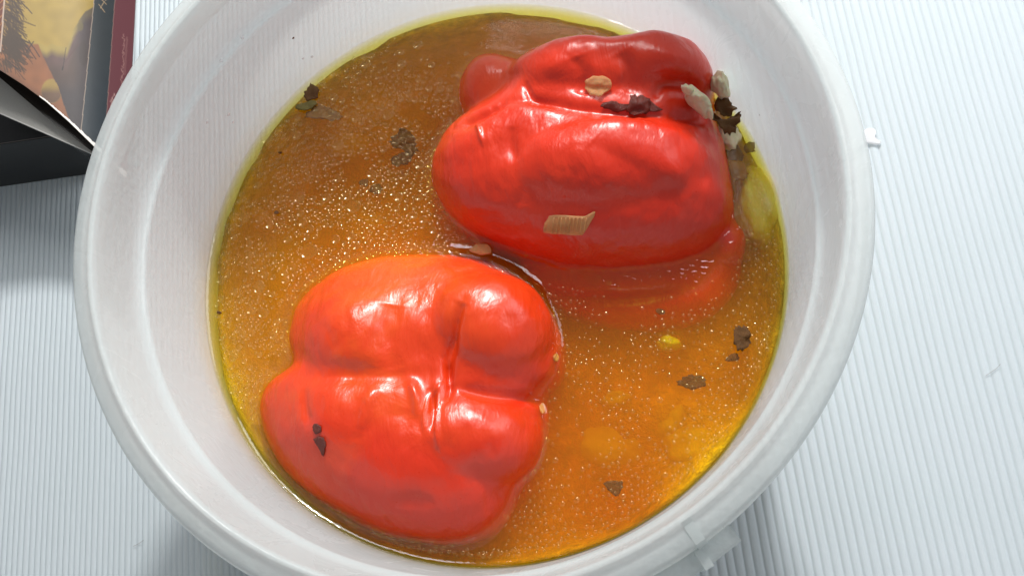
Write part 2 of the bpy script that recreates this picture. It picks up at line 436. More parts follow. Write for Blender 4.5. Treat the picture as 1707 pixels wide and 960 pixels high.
# ------------------------------------------------------------------ oil
def build_oil():
    kd_pts = []
    for o in (bodyA, bodyB):
        for v in o.data.vertices:
            c = v.co/S
            if 5.85 < c.z < 6.2: kd_pts.append(c)
    kd = KDTree(len(kd_pts))
    for i, c in enumerate(kd_pts): kd.insert(Vector((c.x, c.y, 0)), i)
    kd.balance()
    seg = 900; rs = list(np.linspace(.1, 7.4, 110))+list(np.linspace(7.45, 8.0, 24))
    rs[-1] = 8.005
    V = [(0, 0, ZO)]; F = []
    for r in rs:
        for j in range(seg):
            t = 2*math.pi*j/seg; x, y = r*math.cos(t), r*math.sin(t)
            z = ZO+.16*math.exp(-(8.005-r)/.13)
            dd = kd.find(Vector((x, y, 0)))[2]
            z += .17*math.exp(-dd/.14)
            z += .010*noise.noise(Vector((x*.8, y*.8, 0)))
            V.append((x, y, z))
    n = len(rs)
    for j in range(seg): F.append((0, 1+j, 1+(j+1) % seg))
    for i in range(n-1):
        a, b = 1+i*seg, 1+(i+1)*seg
        for j in range(seg): k = (j+1) % seg; F.append((a+j, b+j, b+k, a+k))
    last = 1+(n-1)*seg
    for (r, z) in ((7.605, 1.01), (7.38, .62), (6.88, .47)):
        b = len(V)
        for j in range(seg): t = 2*math.pi*j/seg; V.append((r*math.cos(t), r*math.sin(t), z))
        for j in range(seg): k = (j+1) % seg; F.append((last+j, b+j, b+k, last+k))
        last = b
    V.append((0, 0, .47))
    for j in range(seg): F.append((len(V)-1, last+(j+1) % seg, last+j))
    o = mesh_obj('cooking_oil', V, F, M_oil)
    tag(o, 'golden orange murky cooking oil filling the tub around the peppers', 'oil', kind='stuff')
build_oil()

# cooked vegetable mash lying under the oil
def build_sediment():
    m = NT('vegetable_mash'); at_ = m.n('ShaderNodeAttribute', attribute_name='pulp')
    hs = m.n('ShaderNodeHueSaturation'); m.l(at_.outputs['Color'], hs.inputs['Color'])
    mr = m.n('ShaderNodeMapRange'); mr.inputs[1].default_value = .3; mr.inputs[2].default_value = .7; mr.inputs[3].default_value = .65; mr.inputs[4].default_value = 1.5
    m.l(m.noise(45, 4, .6, None, .4), mr.inputs[0]); m.l(mr.outputs[0], hs.inputs['Value'])
    p = m.pbsdf(hs.outputs[0], .7); m.l(m.bump(m.noise(150, 4), .002, .8), p.inputs['Normal']); m.surf(p.outputs[0])
    seg = 200; rs = np.linspace(.1, 7.93, 70); V = [(0, 0, 4.75)]; F = []
    for r in rs:
        for j in range(seg):
            t = 2*math.pi*j/seg; x, y = r*math.cos(t), r*math.sin(t)
            z = 4.75+.42*noise.fractal(Vector((x*.45, y*.45, 2)), 1, 2, 3)+1.02*max(0, (r-7.0)/.93)**2
            V.append((x, y, min(z, 5.5+.3*max(0, (r-7.5)/.43))))
    for j in range(seg): F.append((0, 1+j, 1+(j+1) % seg))
    for i in range(len(rs)-1):
        a, b = 1+i*seg, 1+(i+1)*seg
        for j in range(seg): k = (j+1) % seg; F.append((a+j, b+j, b+k, a+k))
    last = 1+(len(rs)-1)*seg; b = len(V)
    for j in range(seg): t = 2*math.pi*j/seg; V.append((7.3*math.cos(t), 7.3*math.sin(t), .7))
    for j in range(seg): k = (j+1) % seg; F.append((last+j, b+j, b+k, last+k))
    V.append((0, 0, .7))
    for j in range(seg): F.append((len(V)-1, b+(j+1) % seg, b+j))
    o = mesh_obj('vegetable_mash', V, F, m.m)
    pts = [((380, 620), (.60, .52, .12), 95), ((400, 400), (.62, .50, .06), 85), ((600, 330), (.54, .27, .008), 110), ((560, 440), (.52, .24, .008), 80), ((620, 130), (.66, .44, .06), 110),
           ((830, 60), (.66, .46, .12), 110), ((1260, 330), (.75, .66, .38), 75), ((1270, 480), (.70, .55, .16), 70), ((1000, 620), (.60, .24, .008), 130), ((950, 760), (.60, .21, .006), 120),
           ((1150, 740), (.85, .62, .02), 60), ((1060, 660), (.78, .36, .01), 50), ((900, 900), (.66, .34, .01), 90), ((1120, 560), (.66, .36, .05), 70), ((600, 240), (.78, .42, .01), 40), ((1240, 640), (.66, .42, .02), 60)]
    W = np.zeros(len(V)); Q = np.zeros((len(V), 3)); VV = np.array(V)[:, :2]
    for (px, py), c, sg in pts:
        g = np.exp(-(((VV-at(px, py, 5.2)[:2])**2).sum(1))/(sg*.016)**2)+1e-6; W += g; Q += g[:, None]*np.array(c)
    ca = o.data.color_attributes.new('pulp', 'FLOAT_COLOR', 'POINT'); ca.data.foreach_set('color', np.c_[Q/W[:, None], np.ones(len(V))].astype(np.float32).ravel())
    tag(o, 'soft orange and yellow vegetable mash lying under the oil', 'food', kind='stuff')
build_sediment()

# ------------------------------------------------------------------ lumps
def lump(name, px, py, z, rx, ry, rz, mat, rot=0, seed=0, rough=.25, sub=4):
    bm = bmesh.new(); bmesh.ops.create_icosphere(bm, subdivisions=sub, radius=1)
    c = at(px, py, z); k = (CAM[2]-z)/FPX; V = []
    cr, sr = math.cos(rot), math.sin(rot)
    for v in bm.verts:
        q = v.co*(1+rough*noise.noise(v.co*1.3+Vector((seed, 0, 0)))+rough*.5*noise.noise(v.co*3.1+Vector((0, seed, 0))))
        x, y = q.x*rx*k, q.y*ry*k
        V.append((c[0]+x*cr-y*sr, c[1]+x*sr+y*cr, z+q.z*rz))
    F = [tuple(v.index for v in f.verts) for f in bm.faces]; bm.free()
    return mesh_obj(name, V, F, mat)
for px, py, z, rx, ry, rz, lab in (
        (1160, 745, 5.15, 52, 40, .65, 'large bright yellow chunk under the oil near the lower right wall'),
        (1120, 705, 5.05, 26, 40, .55, 'narrow yellow chunk under the oil just left of the large yellow one'),
        (1030, 668, 5.0, 34, 18, .5, 'small amber chunk under the oil right of the lower pepper'),
        (1010, 745, 4.9, 60, 40, .5, 'dull orange chunk deep under the oil right of the lower pepper'),
        (430, 370, 5.0, 38, 30, .6, 'pale yellow chunk under the oil at the left wall'),
        (395, 440, 4.9, 34, 55, .6, 'long pale yellow chunk under the oil below the other pale chunk'),
        (590, 250, 4.95, 50, 30, .55, 'amber chunk under the oil above the dark floating flake'),
        (615, 380, 4.9, 45, 30, .5, 'amber chunk under the oil between the two peppers and the left wall')):
    tag(lump('vegetable_chunk', px, py, z-.5, rx, ry, rz, M_ylump, 0, px*.37), lab, 'food', 'vegetable chunks under the oil')
tag(lump('onion_chunk', 1262, 345, 5.3, 38, 75, .6, M_meat, .1, 5), 'pale milky onion chunk under the oil between red pepper and right wall', 'food')
tag(lump('onion_chunk', 1115, 572, 5.3, 20, 12, .3, M_meat, 0, 9), 'small pale onion chunk under the oil below the red pepper', 'food')

# stuffing at the mouth of the upper pepper
st = lump('rice_stuffing', 1165, 170, 7.75, 32, 13, .4, M_meat, -.85, 3, .3)
tag(st, 'pale creamy stuffing squeezing out under the folded flap of the red pepper', 'stuffing')
for i, (px, py, z, rx, ry, rot) in enumerate(((1147, 152, 8.0, 14, 7, -.6), (1181, 186, 7.75, 15, 6, -1.0), (1168, 166, 8.0, 13, 6, -.4))):
    g = lump('onion_shred', px, py, z, rx, ry, .22, M_meat, rot, i*3.3, .3, 3); g.parent = st
tag(lump('onion_chunk', 1200, 142, 7.0, 15, 24, .4, M_meat, .4, 12, .4), 'pale pinkish onion chunk between the pepper flap and the tub wall', 'food')
tag(lump('onion_chunk', 1213, 228, 6.0, 20, 26, .3, M_meat, .4, 15, .35), 'cream chunk half sunk in oil beneath the large dark leaf', 'food')

# ------------------------------------------------------------------ leaves and flakes
def flake(name, outline, mat, lift=.03, floor=ZO, crumple=.05, thick=.025, seed=0, rag=0, over=None, n=4):
    """outline in sight-line coordinates; the leaf is laid on whatever lies there (pepper or oil)"""
    bm = bmesh.new()
    P = catmull(outline, n) if n > 1 else np.array(outline, float)
    c = P.mean(0)
    P = c+(P-c)*np.array([1+rag*(noise.noise(Vector((p[0]*.31+seed, p[1]*.31, 1.7)))*1.2+noise.noise(Vector((p[0]*.8, p[1]*.8, seed)))) for p in P])[:, None]
    rings = [1, .75, .5, .25]
    V2 = [tuple(c)]
    for s in rings[::-1]: V2 += [tuple(c+(p-c)*s) for p in P]
    m = len(P); F = []
    for j in range(m): F.append((0, 1+j, 1+(j+1) % m))
    for i in range(len(rings)-1):
        a, b = 1+i*m, 1+(i+1)*m
        for j in range(m): k = (j+1) % m; F.append((a+j, b+j, b+k, a+k))
    top = []; bot = []
    for x, y in V2:
        if over is None:
            p, nn, hit = on_surface(x, y, floor)
        else: p = Vector(at(x, y, over)); nn = Vector((0, 0, 1))
        h = lift+crumple*(.5+noise.noise(Vector((x*.09+seed, y*.09, seed))))
        top.append(p+nn*(h+thick)); bot.append(p+nn*h)
    V = top+bot; o = len(top)
    F2 = [f for f in F]+[tuple(q+o for q in f[::-1]) for f in F]
    a = 1+(len(rings)-1)*m
    for j in range(m): k = (j+1) % m; F2.append((a+j, o+a+j, o+a+k, a+k))
    return mesh_obj(name, V, F2, mat)
def star(cx, cy, r, k, seed, sq=1, rot=0):
    q = random.Random(seed); o = []
    for i in range(k):
        a = 2*math.pi*i/k+q.uniform(-.25, .25); rr = r*q.uniform(.55, 1.15)
        x, y = rr*math.cos(a), rr*sq*math.sin(a)
        o.append((cx+x*math.cos(rot)-y*math.sin(rot), cy+x*math.sin(rot)+y*math.cos(rot)))
    return o
G = 'herb flakes in the oil and on the peppers'
def herb(outline, mat, label, **kw):
    kw.setdefault('rag', .1 if kw.get('n') == 1 else .18); kw.setdefault('seed', outline[0][0]*.13); kw['n'] = kw.get('n', 4)+(0 if kw.get('n') == 1 else 2)
    o = flake(kw.pop('name', 'herb_flake'), outline, mat, **kw); tag(o, label, 'herb', G); return o
herb([(508, 160), (516, 145), (524, 143), (533, 152), (530, 165), (520, 168), (512, 170)], M_leaf, 'dark rounded herb leaf floating at the upper left wall of the tub', name='herb_leaf')
herb([(494, 180), (510, 172), (524, 170), (528, 177), (512, 186), (500, 186)], M_leafg, 'pale veined herb leaf floating just under the dark rounded leaf', name='herb_leaf')
herb([(512, 196), (530, 178), (548, 180), (570, 195), (560, 203), (535, 200)], M_brown, 'brown soft petal shaped flake under the oil beside the upper left leaves', over=5.9)
herb([(655, 232), (672, 218), (690, 228), (697, 250), (688, 262), (670, 250), (652, 245)], M_leafs, 'large dark brown flake in the oil left of the red pepper', over=5.88, crumple=.1)
herb([(652, 268), (675, 255), (688, 262), (680, 276), (660, 278)], M_leafs, 'crooked brown flake just below the large dark brown flake', over=5.9)
herb(star(608, 306, 9, 6, 3), M_leafs, 'small dark flake touching the round dark flake in the left oil', over=5.93)
herb(star(630, 316, 13, 7, 4), M_leafs, 'round dark flake in the oil above the orange red pepper', over=5.88)
herb([(1001, 178), (1020, 170), (1035, 175), (1052, 176), (1048, 184), (1030, 188), (1015, 182)], M_char, 'dark wispy herb sprig lying on the red pepper', lift=.01, name='herb_leaf', n=2)
herb([(1045, 186), (1050, 168), (1062, 160), (1078, 166), (1084, 178), (1075, 192), (1058, 194)], M_char, 'dark purple wrinkled herb leaf lying on the red pepper', lift=.015, crumple=.12, name='herb_leaf', n=2)
herb([(1076, 186), (1082, 168), (1092, 178), (1104, 184), (1092, 187)], M_char, 'small pointed herb scrap right of the purple wrinkled leaf', lift=.01, n=1)
herb([(1182, 188), (1200, 204), (1214, 200), (1234, 191), (1228, 214), (1219, 229), (1200, 220), (1192, 208)], M_leaf, 'large folded dark brown leaf beside the pale stuffing', over=6.9, crumple=.2, name='herb_leaf', n=3)
herb([(1190, 180), (1204, 162), (1220, 176), (1228, 186), (1210, 198), (1198, 194)], M_leaf, 'grey brown leaf behind the large folded leaf', over=6.5, crumple=.18, name='herb_leaf', n=3)
herb([(1205, 250), (1216, 246), (1230, 244), (1240, 262), (1237, 270), (1215, 268), (1206, 262)], M_leafs, 'dark square leaf in the oil right of the red pepper', over=5.85, name='herb_leaf', n=1)
herb([(1240, 243), (1256, 240), (1258, 254), (1244, 256)], M_leafs, 'small dark flake nearest the right wall of the tub', over=5.93)
herb([(1214, 272), (1238, 272), (1246, 292), (1238, 302), (1220, 296)], M_brown, 'brown translucent flake just below the dark square leaf', over=5.86)
herb([(1224, 552), (1234, 545), (1248, 552), (1250, 572), (1236, 586), (1224, 576)], M_leaf, 'glossy dark oval leaf in the oil at the lower right', lift=.02, crumple=.12, name='herb_leaf')
herb([(1209, 602), (1216, 592), (1228, 590), (1232, 600), (1220, 603)], M_leafs, 'thin dark scrap just under the glossy oval leaf', over=5.9)
herb([(1128, 640), (1140, 630), (1155, 624), (1176, 632), (1170, 646), (1148, 648)], M_leafs, 'blurred brown flake in the oil between the lower pepper and right wall', over=5.9)
herb([(1008, 804), (1020, 801), (1040, 804), (1034, 820), (1030, 828), (1014, 816)], M_leafs, 'triangular brown flake in the oil near the bottom of the tub', over=5.92, n=2)
herb(star(1100, 520, 11, 6, 9, .5), M_leafs, 'faint dark flake over the sunken edge of the red pepper', over=5.95)
herb([(522, 712), (528, 706), (536, 710), (535, 720), (526, 722)], M_char, 'small round dark fleck on the orange red pepper', lift=.004, crumple=.02)
herb([(524, 732), (534, 725), (544, 736), (542, 748), (540, 760), (533, 746)], M_char, 'larger dark fleck below the small round one on the orange red pepper', lift=.004, crumple=.02)
herb(star(367, 522, 5, 6, 11, .6), M_leaf, 'tiny dark fleck floating at the far left wall of the tub')
herb(star(463, 356, 4, 6, 12), M_leaf, 'tiny dark speck alone in the bubbly left oil')
herb(star(468, 256, 4, 5, 13, .5), M_leaf, 'tiny dark speck near the upper left wall below the leaves')

def onion(outline, label, **kw):
    o = flake('onion_piece', outline, M_onion, **kw); tag(o, label, 'onion', 'onion pieces on the peppers'); return o
onion([(978, 140), (986, 130), (1004, 127), (1020, 133), (1021, 146), (1008, 158), (996, 165), (980, 156)], 'translucent square onion piece on the upper fold of the red pepper', lift=.005, crumple=.08, thick=.06, n=3, rag=.15)
on2 = onion([(907, 386), (915, 364), (928, 358), (975, 360), (990, 352), (991, 360), (974, 388), (968, 391), (935, 389)], 'ribbed onion piece on the lower face of the red pepper', lift=.002, crumple=.03, thick=.035, n=3, rag=.05)
for k in range(9):      # ribs of that onion piece
    x = 921+k*6.6
    r = flake('onion_rib', [(x-.9, 386), (x+3, 362), (x+4.6, 362), (x+.9, 386)], M_onion, lift=.04, crumple=0, thick=.035, n=1); r.parent = on2
onion([(784, 420), (794, 412), (806, 410), (818, 414), (819, 424), (806, 428), (792, 425)], 'pink beige onion scrap where the two peppers meet', lift=.08, crumple=.08, thick=.08)
onion([(921, 594), (926, 589), (932, 594), (930, 602), (923, 601)], 'tiny onion crumb on the right shoulder of the orange red pepper', lift=.0, crumple=.03, thick=.05)
onion([(900, 676), (906, 672), (910, 682), (906, 690), (901, 686)], 'tiny onion crumb below the right notch of the orange red pepper', lift=.0, crumple=.03, thick=.05)

# ------------------------------------------------------------------ bubbles on the oil
def droplets():
    V = []; F = []
    placed = {}
    def free(x, y, r):
        cx, cy = int(x/.3), int(y/.3)
        for i in range(cx-1, cx+2):
            for j in range(cy-1, cy+2):
                for (a, b, c) in placed.get((i, j), ()):
                    if (a-x)**2+(b-y)**2 < (r+c)**2*.72: return False
        return True
    def clear(x, y):
        for t in trees:
            h = t.ray_cast(Vector((x, y, 20)), Vector((0, 0, -1)))
            if h[0] is not None and h[0].z > ZO-.03: return False
        return True
    def add(x, y, r, kind):
        placed.setdefault((int(x/.3), int(y/.3)), []).append((x, y, r))
        n = 18 if r > .06 else 10
        if kind == 'bowl' and r > .17:      # wide flat bubble with a raised lip
            h = .13*r; pr = [(1, -.003), (.95, h)]+[(u, h*(max(0, u-.55)/.4)**2) for u in (.88, .81, .74, .67, .6)]+[(.3, 0)]; zm = 0
        elif kind == 'bowl': h = .25*r; pr = [(1, -.003), (.93, h)]+[(u, h*(u/.93)**2) for u in (.75, .55, .35, .18)]; zm = 0
        else: h = .27*r; pr = [(1, -.002)]+[(u, h*(1-u*u)) for u in (.85, .65, .45, .25)]; zm = h
        o = len(V); q = random.uniform(.8, 1.0); ro = random.uniform(0, 3.14)
        for s, z in pr:
            for j in range(n):
                t = 2*math.pi*j/n; a, b = r*s*math.cos(t), r*s*q*math.sin(t)
                V.append((x+a*math.cos(ro)-b*math.sin(ro), y+a*math.sin(ro)+b*math.cos(ro), ZO+.012+z))
        V.append((x, y, ZO+.012+zm))
        for k in range(len(pr)-1):
            for j in range(n): l = (j+1) % n; F.append((o+k*n+j, o+k*n+l, o+(k+1)*n+l, o+(k+1)*n+j))
        k = len(pr)-1
        for j in range(n): F.append((o+k*n+j, o+k*n+(j+1) % n, len(V)-1))
    def sunk(x, y):
        for t in trees:
            h = t.ray_cast(Vector((x, y, 20)), Vector((0, 0, -1)))
            if h[0] is not None and h[0].z > 5.6: return True
        return False
    def ok(x, y): return x*x+y*y < 7.75**2 and clear(x, y)
    # density of the foamy left part
    def dens(px, py):
        a = math.exp(-(((px-560)/190)**2+((py-370)/190)**2)**1.5)
        b = math.exp(-(((px-700)/130)**2+((py-190)/60)**2)**1.5)*.8
        c = math.exp(-(((px-740)/60)**2+((py-385)/35)**2))
        d = math.exp(-(((px-420)/70)**2+((py-560)/130)**2))*.7
        return min(1, a+b+c+d)
    big = [(720-0, 0)]
    for (px, py, r) in ((516, 420, 17), (590, 345, 14), (500, 330, 12), (560, 400, 10), (450, 375, 10), (430, 310, 9), (440, 522, 11), (648, 192, 13), (620, 292, 10), (665, 330, 10), (505, 372, 9), (545, 330, 9), (700, 330, 9), (690, 360, 9), (585, 395, 10), (640, 250, 8), (480, 400, 9), (600, 430, 7), (735, 150, 9), (615, 215, 7)):
        p = at(px, py, ZO); r *= .0158
        if ok(p[0], p[1]): add(p[0], p[1], r, 'bowl')
    n = 0
    for it in range(30000):
        px, py = random.uniform(350, 800), random.uniform(60, 700)
        if random.random() > dens(px, py): continue
        if noise.noise(Vector((px*.016, py*.024, 11))) < random.uniform(-.34, -.02): continue
        r = (random.uniform(2.6, 4) if random.random() < .35 else min(13.0, 4.0+random.expovariate(1/2.4)))*.0158*(.8+.45*noise.noise(Vector((px*.012, py*.02, 0)))+.15)
        p = at(px, py, ZO)
        if not free(p[0], p[1], r) or not ok(p[0], p[1]): continue
        add(p[0], p[1], r, 'bowl' if r > .04 else 'dot'); n += 1
        if n > 2600: break
    n = 0
    for it in range(26000):
        px, py = random.uniform(840, 1305), random.uniform(250, 935)
        e = max(.06, .3+1.3*noise.noise(Vector((px*.013, py*.013, 4))))
        p = at(px, py, ZO); rr = math.hypot(p[0], p[1])
        if rr > 6.6: e += .25
        if random.random() > e*.5: continue
        r = min(5.2, 2.3+random.expovariate(1/.7))*.0158
        if not free(p[0], p[1], r*2) or not ok(p[0], p[1]): continue
        if sunk(p[0], p[1]) and random.random() < .93: continue
        add(p[0], p[1], r, 'dot'); n += 1
        if n > 850: break
    # beads along the wall at the bottom and lower right
    for it in range(500):
        t = random.uniform(-2.1, .35); rr = 7.72-abs(random.gauss(0, .10)); x, y = rr*math.cos(t), rr*math.sin(t)
        r = random.uniform(.035, .07)
        if free(x, y, r) and clear(x, y): add(x, y, r, 'dot')
    o = mesh_obj('oil_bubbles', V, F, M_drop)
    tag(o, 'hundreds of tiny glinting bubbles and fat beads floating on the oil', 'bubbles', kind='stuff')
droplets()

# ------------------------------------------------------------------ book and black box at the upper left
def prism(name, top, z0, mat, parent):
    n = len(top); V = [tuple(p) for p in top]+[(p[0], p[1], z0 if not hasattr(z0, '__len__') else z0[i]) for i, p in enumerate(top)]
    F = [tuple(range(n))[::-1], tuple(range(n, 2*n))]+[(i, (i+1) % n, n+(i+1) % n, n+i) for i in range(n)]
    o = mesh_obj(name, V, F, mat, parent, smooth=False)
    bm = bmesh.new(); bm.from_mesh(o.data); bmesh.ops.recalc_face_normals(bm, faces=bm.faces); bm.to_mesh(o.data); bm.free()
    return o
M_black = mat_simple('black_glossy_card', (.004, .004, .005), (.008, .007, .007), .35, 300, .0001)
M_page = mat_simple('grey_white_paper', (.62, .60, .55), (.68, .66, .61), .7, 200, .00008)
M_edge = mat_simple('white_paper_edge', (.8, .78, .74), (.84, .82, .78), .6, 200, .00005)
M_dark = mat_simple('dark_brown_leaf', (.012, .008, .006), (.022, .014, .010), .4, 150, .00005)
box = empty('flat_box'); tag(box, 'flat black glossy box lying on the mat under the illustrated book', 'box')
b0 = at(0, 311, 0.02); b1 = at(146, 290, 0.02); dirv = (b1-b0)/np.linalg.norm(b1-b0); perp = np.array([-dirv[1], dirv[0], 0])
c1 = b0+dirv*4.3; c0_ = b0-dirv*14
HB = 3.0
def tz(p, z): return (p[0], p[1], z)
prism('box_body', [tz(c0_, HB), tz(c1, HB), tz(c1+perp*19, HB), tz(c0_+perp*19, HB)], .0, M_black, box)
prism('edge_line', [tz(c0_+perp*.03, HB+.004), tz(c1+perp*.03, HB+.004), tz(c1+perp*.06, HB+.004), tz(c0_+perp*.06, HB+.004)], HB-.02, mat_simple('dull_edge_line', (.12, .1, .09)), box)

book = empty('illustrated_book')
tag(book, 'illustrated book with golden landscape cover sprung open on the black box', 'book')
def zc(x, y, base): return base+max(0, 170-x)*.0115
CST = .85
def rise(x, k): return 22*math.log1p(math.exp((150-x)/22))*.0115*k
def sheet(name, bx, by, xr, base, mat, k, th, step, y0=-90, colors=None, parent=None, band=None):
    """thin sprung sheet lying above the line (bx, by) and left of xr(y)"""
    nu, nv = int(318/step), (2 if band else int(330/step)); V = []; C = []; F = []
    for i in range(nu+1):
        u = i/nu; x0 = -90+(xr(100)+90)*u; B = float(np.interp(x0, bx, by)); top = B-band if band else y0
        for j in range(nv+1):
            y = top+(B-top)*j/nv; x = -90+(xr(y)+90)*u
            V.append(at(x, y, base+rise(x, k)))
            if colors is not None:
                r = min(colors.shape[0]-1, max(0, int(round((y+90)/CST)))); c = min(colors.shape[1]-1, max(0, int(round((x+90)/CST)))); C.append(colors[r, c])
    m_ = nv+1
    for i in range(nu):
        for j in range(nv): F.append((i*m_+j, i*m_+j+1, (i+1)*m_+j+1, (i+1)*m_+j))
    n = len(V)
    from collections import Counter
    E = Counter(); 
    for f in F:
        for i in range(4): E[(f[i], f[(i+1) % 4])] += 1
    side = [(a_, b_) for (a_, b_) in E if (b_, a_) not in E]
    V2 = V+[(p[0], p[1], p[2]-th) for p in V]
    F2 = F+[tuple(i+n for i in f[::-1]) for f in F]+[(b_, a_, a_+n, b_+n) for a_, b_ in side]
    me = bpy.data.meshes.new(name); me.from_pydata([tuple(np.array(p)*S) for p in V2], [], F2); me.update()
    me.materials.append(mat)
    if colors is not None:
        ca = me.color_attributes.new('print', 'FLOAT_COLOR', 'POINT')
        C2 = np.r_[np.array(C), np.full((n, 3), .25)]
        ca.data.foreach_set('color', np.c_[C2, np.ones(len(C2))].astype(np.float32).ravel())
    o = bpy.data.objects.new(name, me); scene.collection.objects.link(o); o.parent = book
    return o
PX = ([-90, 0, 80, 154, 200, 240], [150, 190, 225, 258, 276, 290])
sheet('page', *PX, lambda y: 200+0*y, 3.35, M_page, .55, .03, 4)
sheet('page_edge', *PX, lambda y: 200+0*y, 3.37, M_edge, .55, .03, 2, band=2.2)
FX = ([-90, 0, 80, 155, 205, 240], [70, 130, 198, 254, 275, 290])
sheet('flyleaf', *FX, lambda y: 206+0*y, 3.52, M_dark, .8, .03, 4)

def cover_art():
    x0, x1, y0, y1, st = -90, 228, -90, 300, .85
    xs = np.arange(x0, x1, st); ys = np.arange(y0, y1, st)
    X, Y = np.meshgrid(xs, ys)
    def sm(a, b, t): t = np.clip((t-a)/(b-a), 0, 1); return t*t*(3-2*t)
    def lin(c): c = np.array(c)/255.; return np.where(c < .04, c/12.92, ((c+.055)/1.055)**2.4)
    def mixc(A, c, m): return A*(1-m[..., None])+lin(c)*m[..., None]
    A = np.zeros(X.shape+(3,))+lin((196, 176, 84))
    A = mixc(A, (186, 142, 76), sm(60, -10, X)*.8); A = mixc(A, (172, 118, 66), sm(60, 130, Y-.35*X+10))
    A = mixc(A, (150, 90, 50), sm(110, 190, Y))
    nz = np.array([[noise.noise(Vector((x*.06, y*.06, 0))) for x in xs[::4]] for y in ys[::4]])
    nz = np.kron(nz, np.ones((4, 4)))[:len(ys), :len(xs)]
    # far ridge and cliff
    rid = np.interp(X[0], [-90, 55, 66, 78, 86, 95, 105, 112, 118, 122, 135, 142, 160], [95, 72, 73, 79, 73, 77, 78, 78, 62, 50, 30, 20, 10])
    m = sm(-1.5, 1.5, Y-rid[None, :])*sm(56, 62, X)
    A = mixc(A, (190, 176, 92), m); A = mixc(A, (112, 88, 88), m*sm(5, 22, Y-rid[None, :]))
    A = mixc(A, (92, 74, 66), m*sm(18, 50, Y-rid[None, :])*.9)
    A = mixc(A, (66, 60, 70), m*sm(118, 140, X-.0*Y)*.8); A = mixc(A, (62, 60, 70), m*sm(120, 165, Y)*.85)
    edge = np.interp(ys, [60, 95, 128, 145, 165, 185, 240], [58, 72, 88, 97, 103, 110, 130])[:, None]
    near = sm(1.5, -1.5, X-edge)*sm(72, 76, Y)
    A = mixc(A, (168, 112, 70), near)
    hb = (((X-86)/17)**2+((Y-152)/20)**2)
    b = sm(1.2, .8, hb)*sm(1, -1, X-edge); A = mixc(A, (186, 164, 84), b); A = mixc(A, (120, 94, 72), b*sm(140, 158, Y))
    A = mixc(A, (60, 30, 16), sm(0, 34, Y-(95+.78*X))*sm(120, 60, X)*.95)
    A = mixc(A, (28, 18, 14), sm(14, 34, Y-(102+.84*X)))
    A *= (1+.12*nz)[..., None]
    def stroke(p, q, wd, c, f=1.0):
        nonlocal A
        p = np.array(p, float); q = np.array(q, float); d = q-p; L = d@d
        t = np.clip(((X-p[0])*d[0]+(Y-p[1])*d[1])/L, 0, 1)
        r = np.hypot(X-p[0]-t*d[0], Y-p[1]-t*d[1])
        A = mixc(A, c, f*np.clip(wd-r+.5, 0, 1))
    q = random.Random(5)
    for i in range(420):      # dark conifer boughs
        t = q.random(); cx, cy_ = (10+14*t+q.gauss(0, 9), -10+105*t+q.gauss(0, 12)) if i % 3 else (16+q.gauss(0, 12), 76+q.gauss(0, 13))
        a = q.uniform(.3, 1.5); L = q.uniform(8, 26)
        stroke((cx, cy_), (cx+L*math.cos(a), cy_+L*math.sin(a)), q.uniform(.5, 1.4), (74, 56, 38), .75)
    for p in (((36, 4), (53, 23)), ((20, 28), (34, 40)), ((36, 66), (60, 99)), ((48, 68), (66, 95)), ((56, 70), (44, 88)), ((20, 108), (34, 120)), ((10, 100), (30, 116))): stroke(*p, 1.0, (64, 48, 40), .9)
    stroke((110, 80), (105, 112), .5, (40, 28, 26)); stroke((105, 112), (104, 117), 1.1, (30, 20, 20))
    stroke((112, 98), (130, 75), .4, (96, 60, 60), .7); stroke((108, 104), (136, 70), .4, (96, 60, 60), .6)
    A = mixc(A, (120, 112, 64), sm(1.1, .3, ((X-134)/6)**2+((Y-45)/9)**2)*.8)
    A = mixc(A, (66, 54, 52), sm(1.1, .5, ((X-139)/8)**2+((Y-90)/24)**2)*.7)
    # small framed picture at the left edge
    fr = sm(1, 0, X-(8-Y*.075))*sm(88, 86, Y); A = mixc(A, (228, 216, 205), fr)
    fi = sm(1, 0, X-(5.6-Y*.075))*sm(88, 86, Y); A = mixc(A, (120, 52, 18), fi)
    A = mixc(A, (200, 140, 80), fi*(np.abs((Y*.9+X) % 11-5) < 1.0)*.8)
    # printed border strips
    e1 = 157-.100*Y; e2 = 191.5-.072*Y
    s1 = sm(-.6, .6, X-e1); A = mixc(A, (63, 76, 86), s1); A = mixc(A, (54, 72, 88), s1*sm(60, 200, Y)*.8)
    A *= (1+.06*nz)[..., None]
    s2 = sm(-.6, .6, X-e2); A = mixc(A, (128, 78, 92), s2)
    A = mixc(A, (205, 196, 186), np.clip(1.1-np.abs(X-e1)*1.1, 0, 1)); A = mixc(A, (190, 160, 158), np.clip(.9-np.abs(X-e2)*1.1, 0, 1))
    # thin gold lettering: the end of a word running down the strip
    for p in (((164.5, 8), (175, 21)), ((170, 0), (177, 8)), ((167.5, 14), (173.5, 3)), ((176, 1), (184, -6)), ((172, -6), (180, -18)), ((180, -6), (186, -16)), ((168, -22), (182, -34)), ((172, -36), (186, -28))): stroke(*p, .55, (206, 190, 160))
    # worn white handwriting running along the maroon strip
    q = random.Random(3)
    y = 57; x = 207
    while y < 150:
        nx, ny = 206.5-(y-57)*.045+q.uniform(-2.6, 2.6), y+q.uniform(.6, 2.6)
        stroke((x, y), (nx, ny), .45, (196, 158, 160), .75); x, y = nx, ny
    for i in range(3): stroke((211+i, 62), (206+i*1.4, 125), .3, (190, 150, 154), .5)
    for p in (((184, 170), (191, 157)), ((186, 172), (191, 166)), ((190, 156), (191.5, 160)), ((184, 178), (187, 168)), ((187, 163), (190, 170))): stroke(*p, .55, (214, 186, 188))
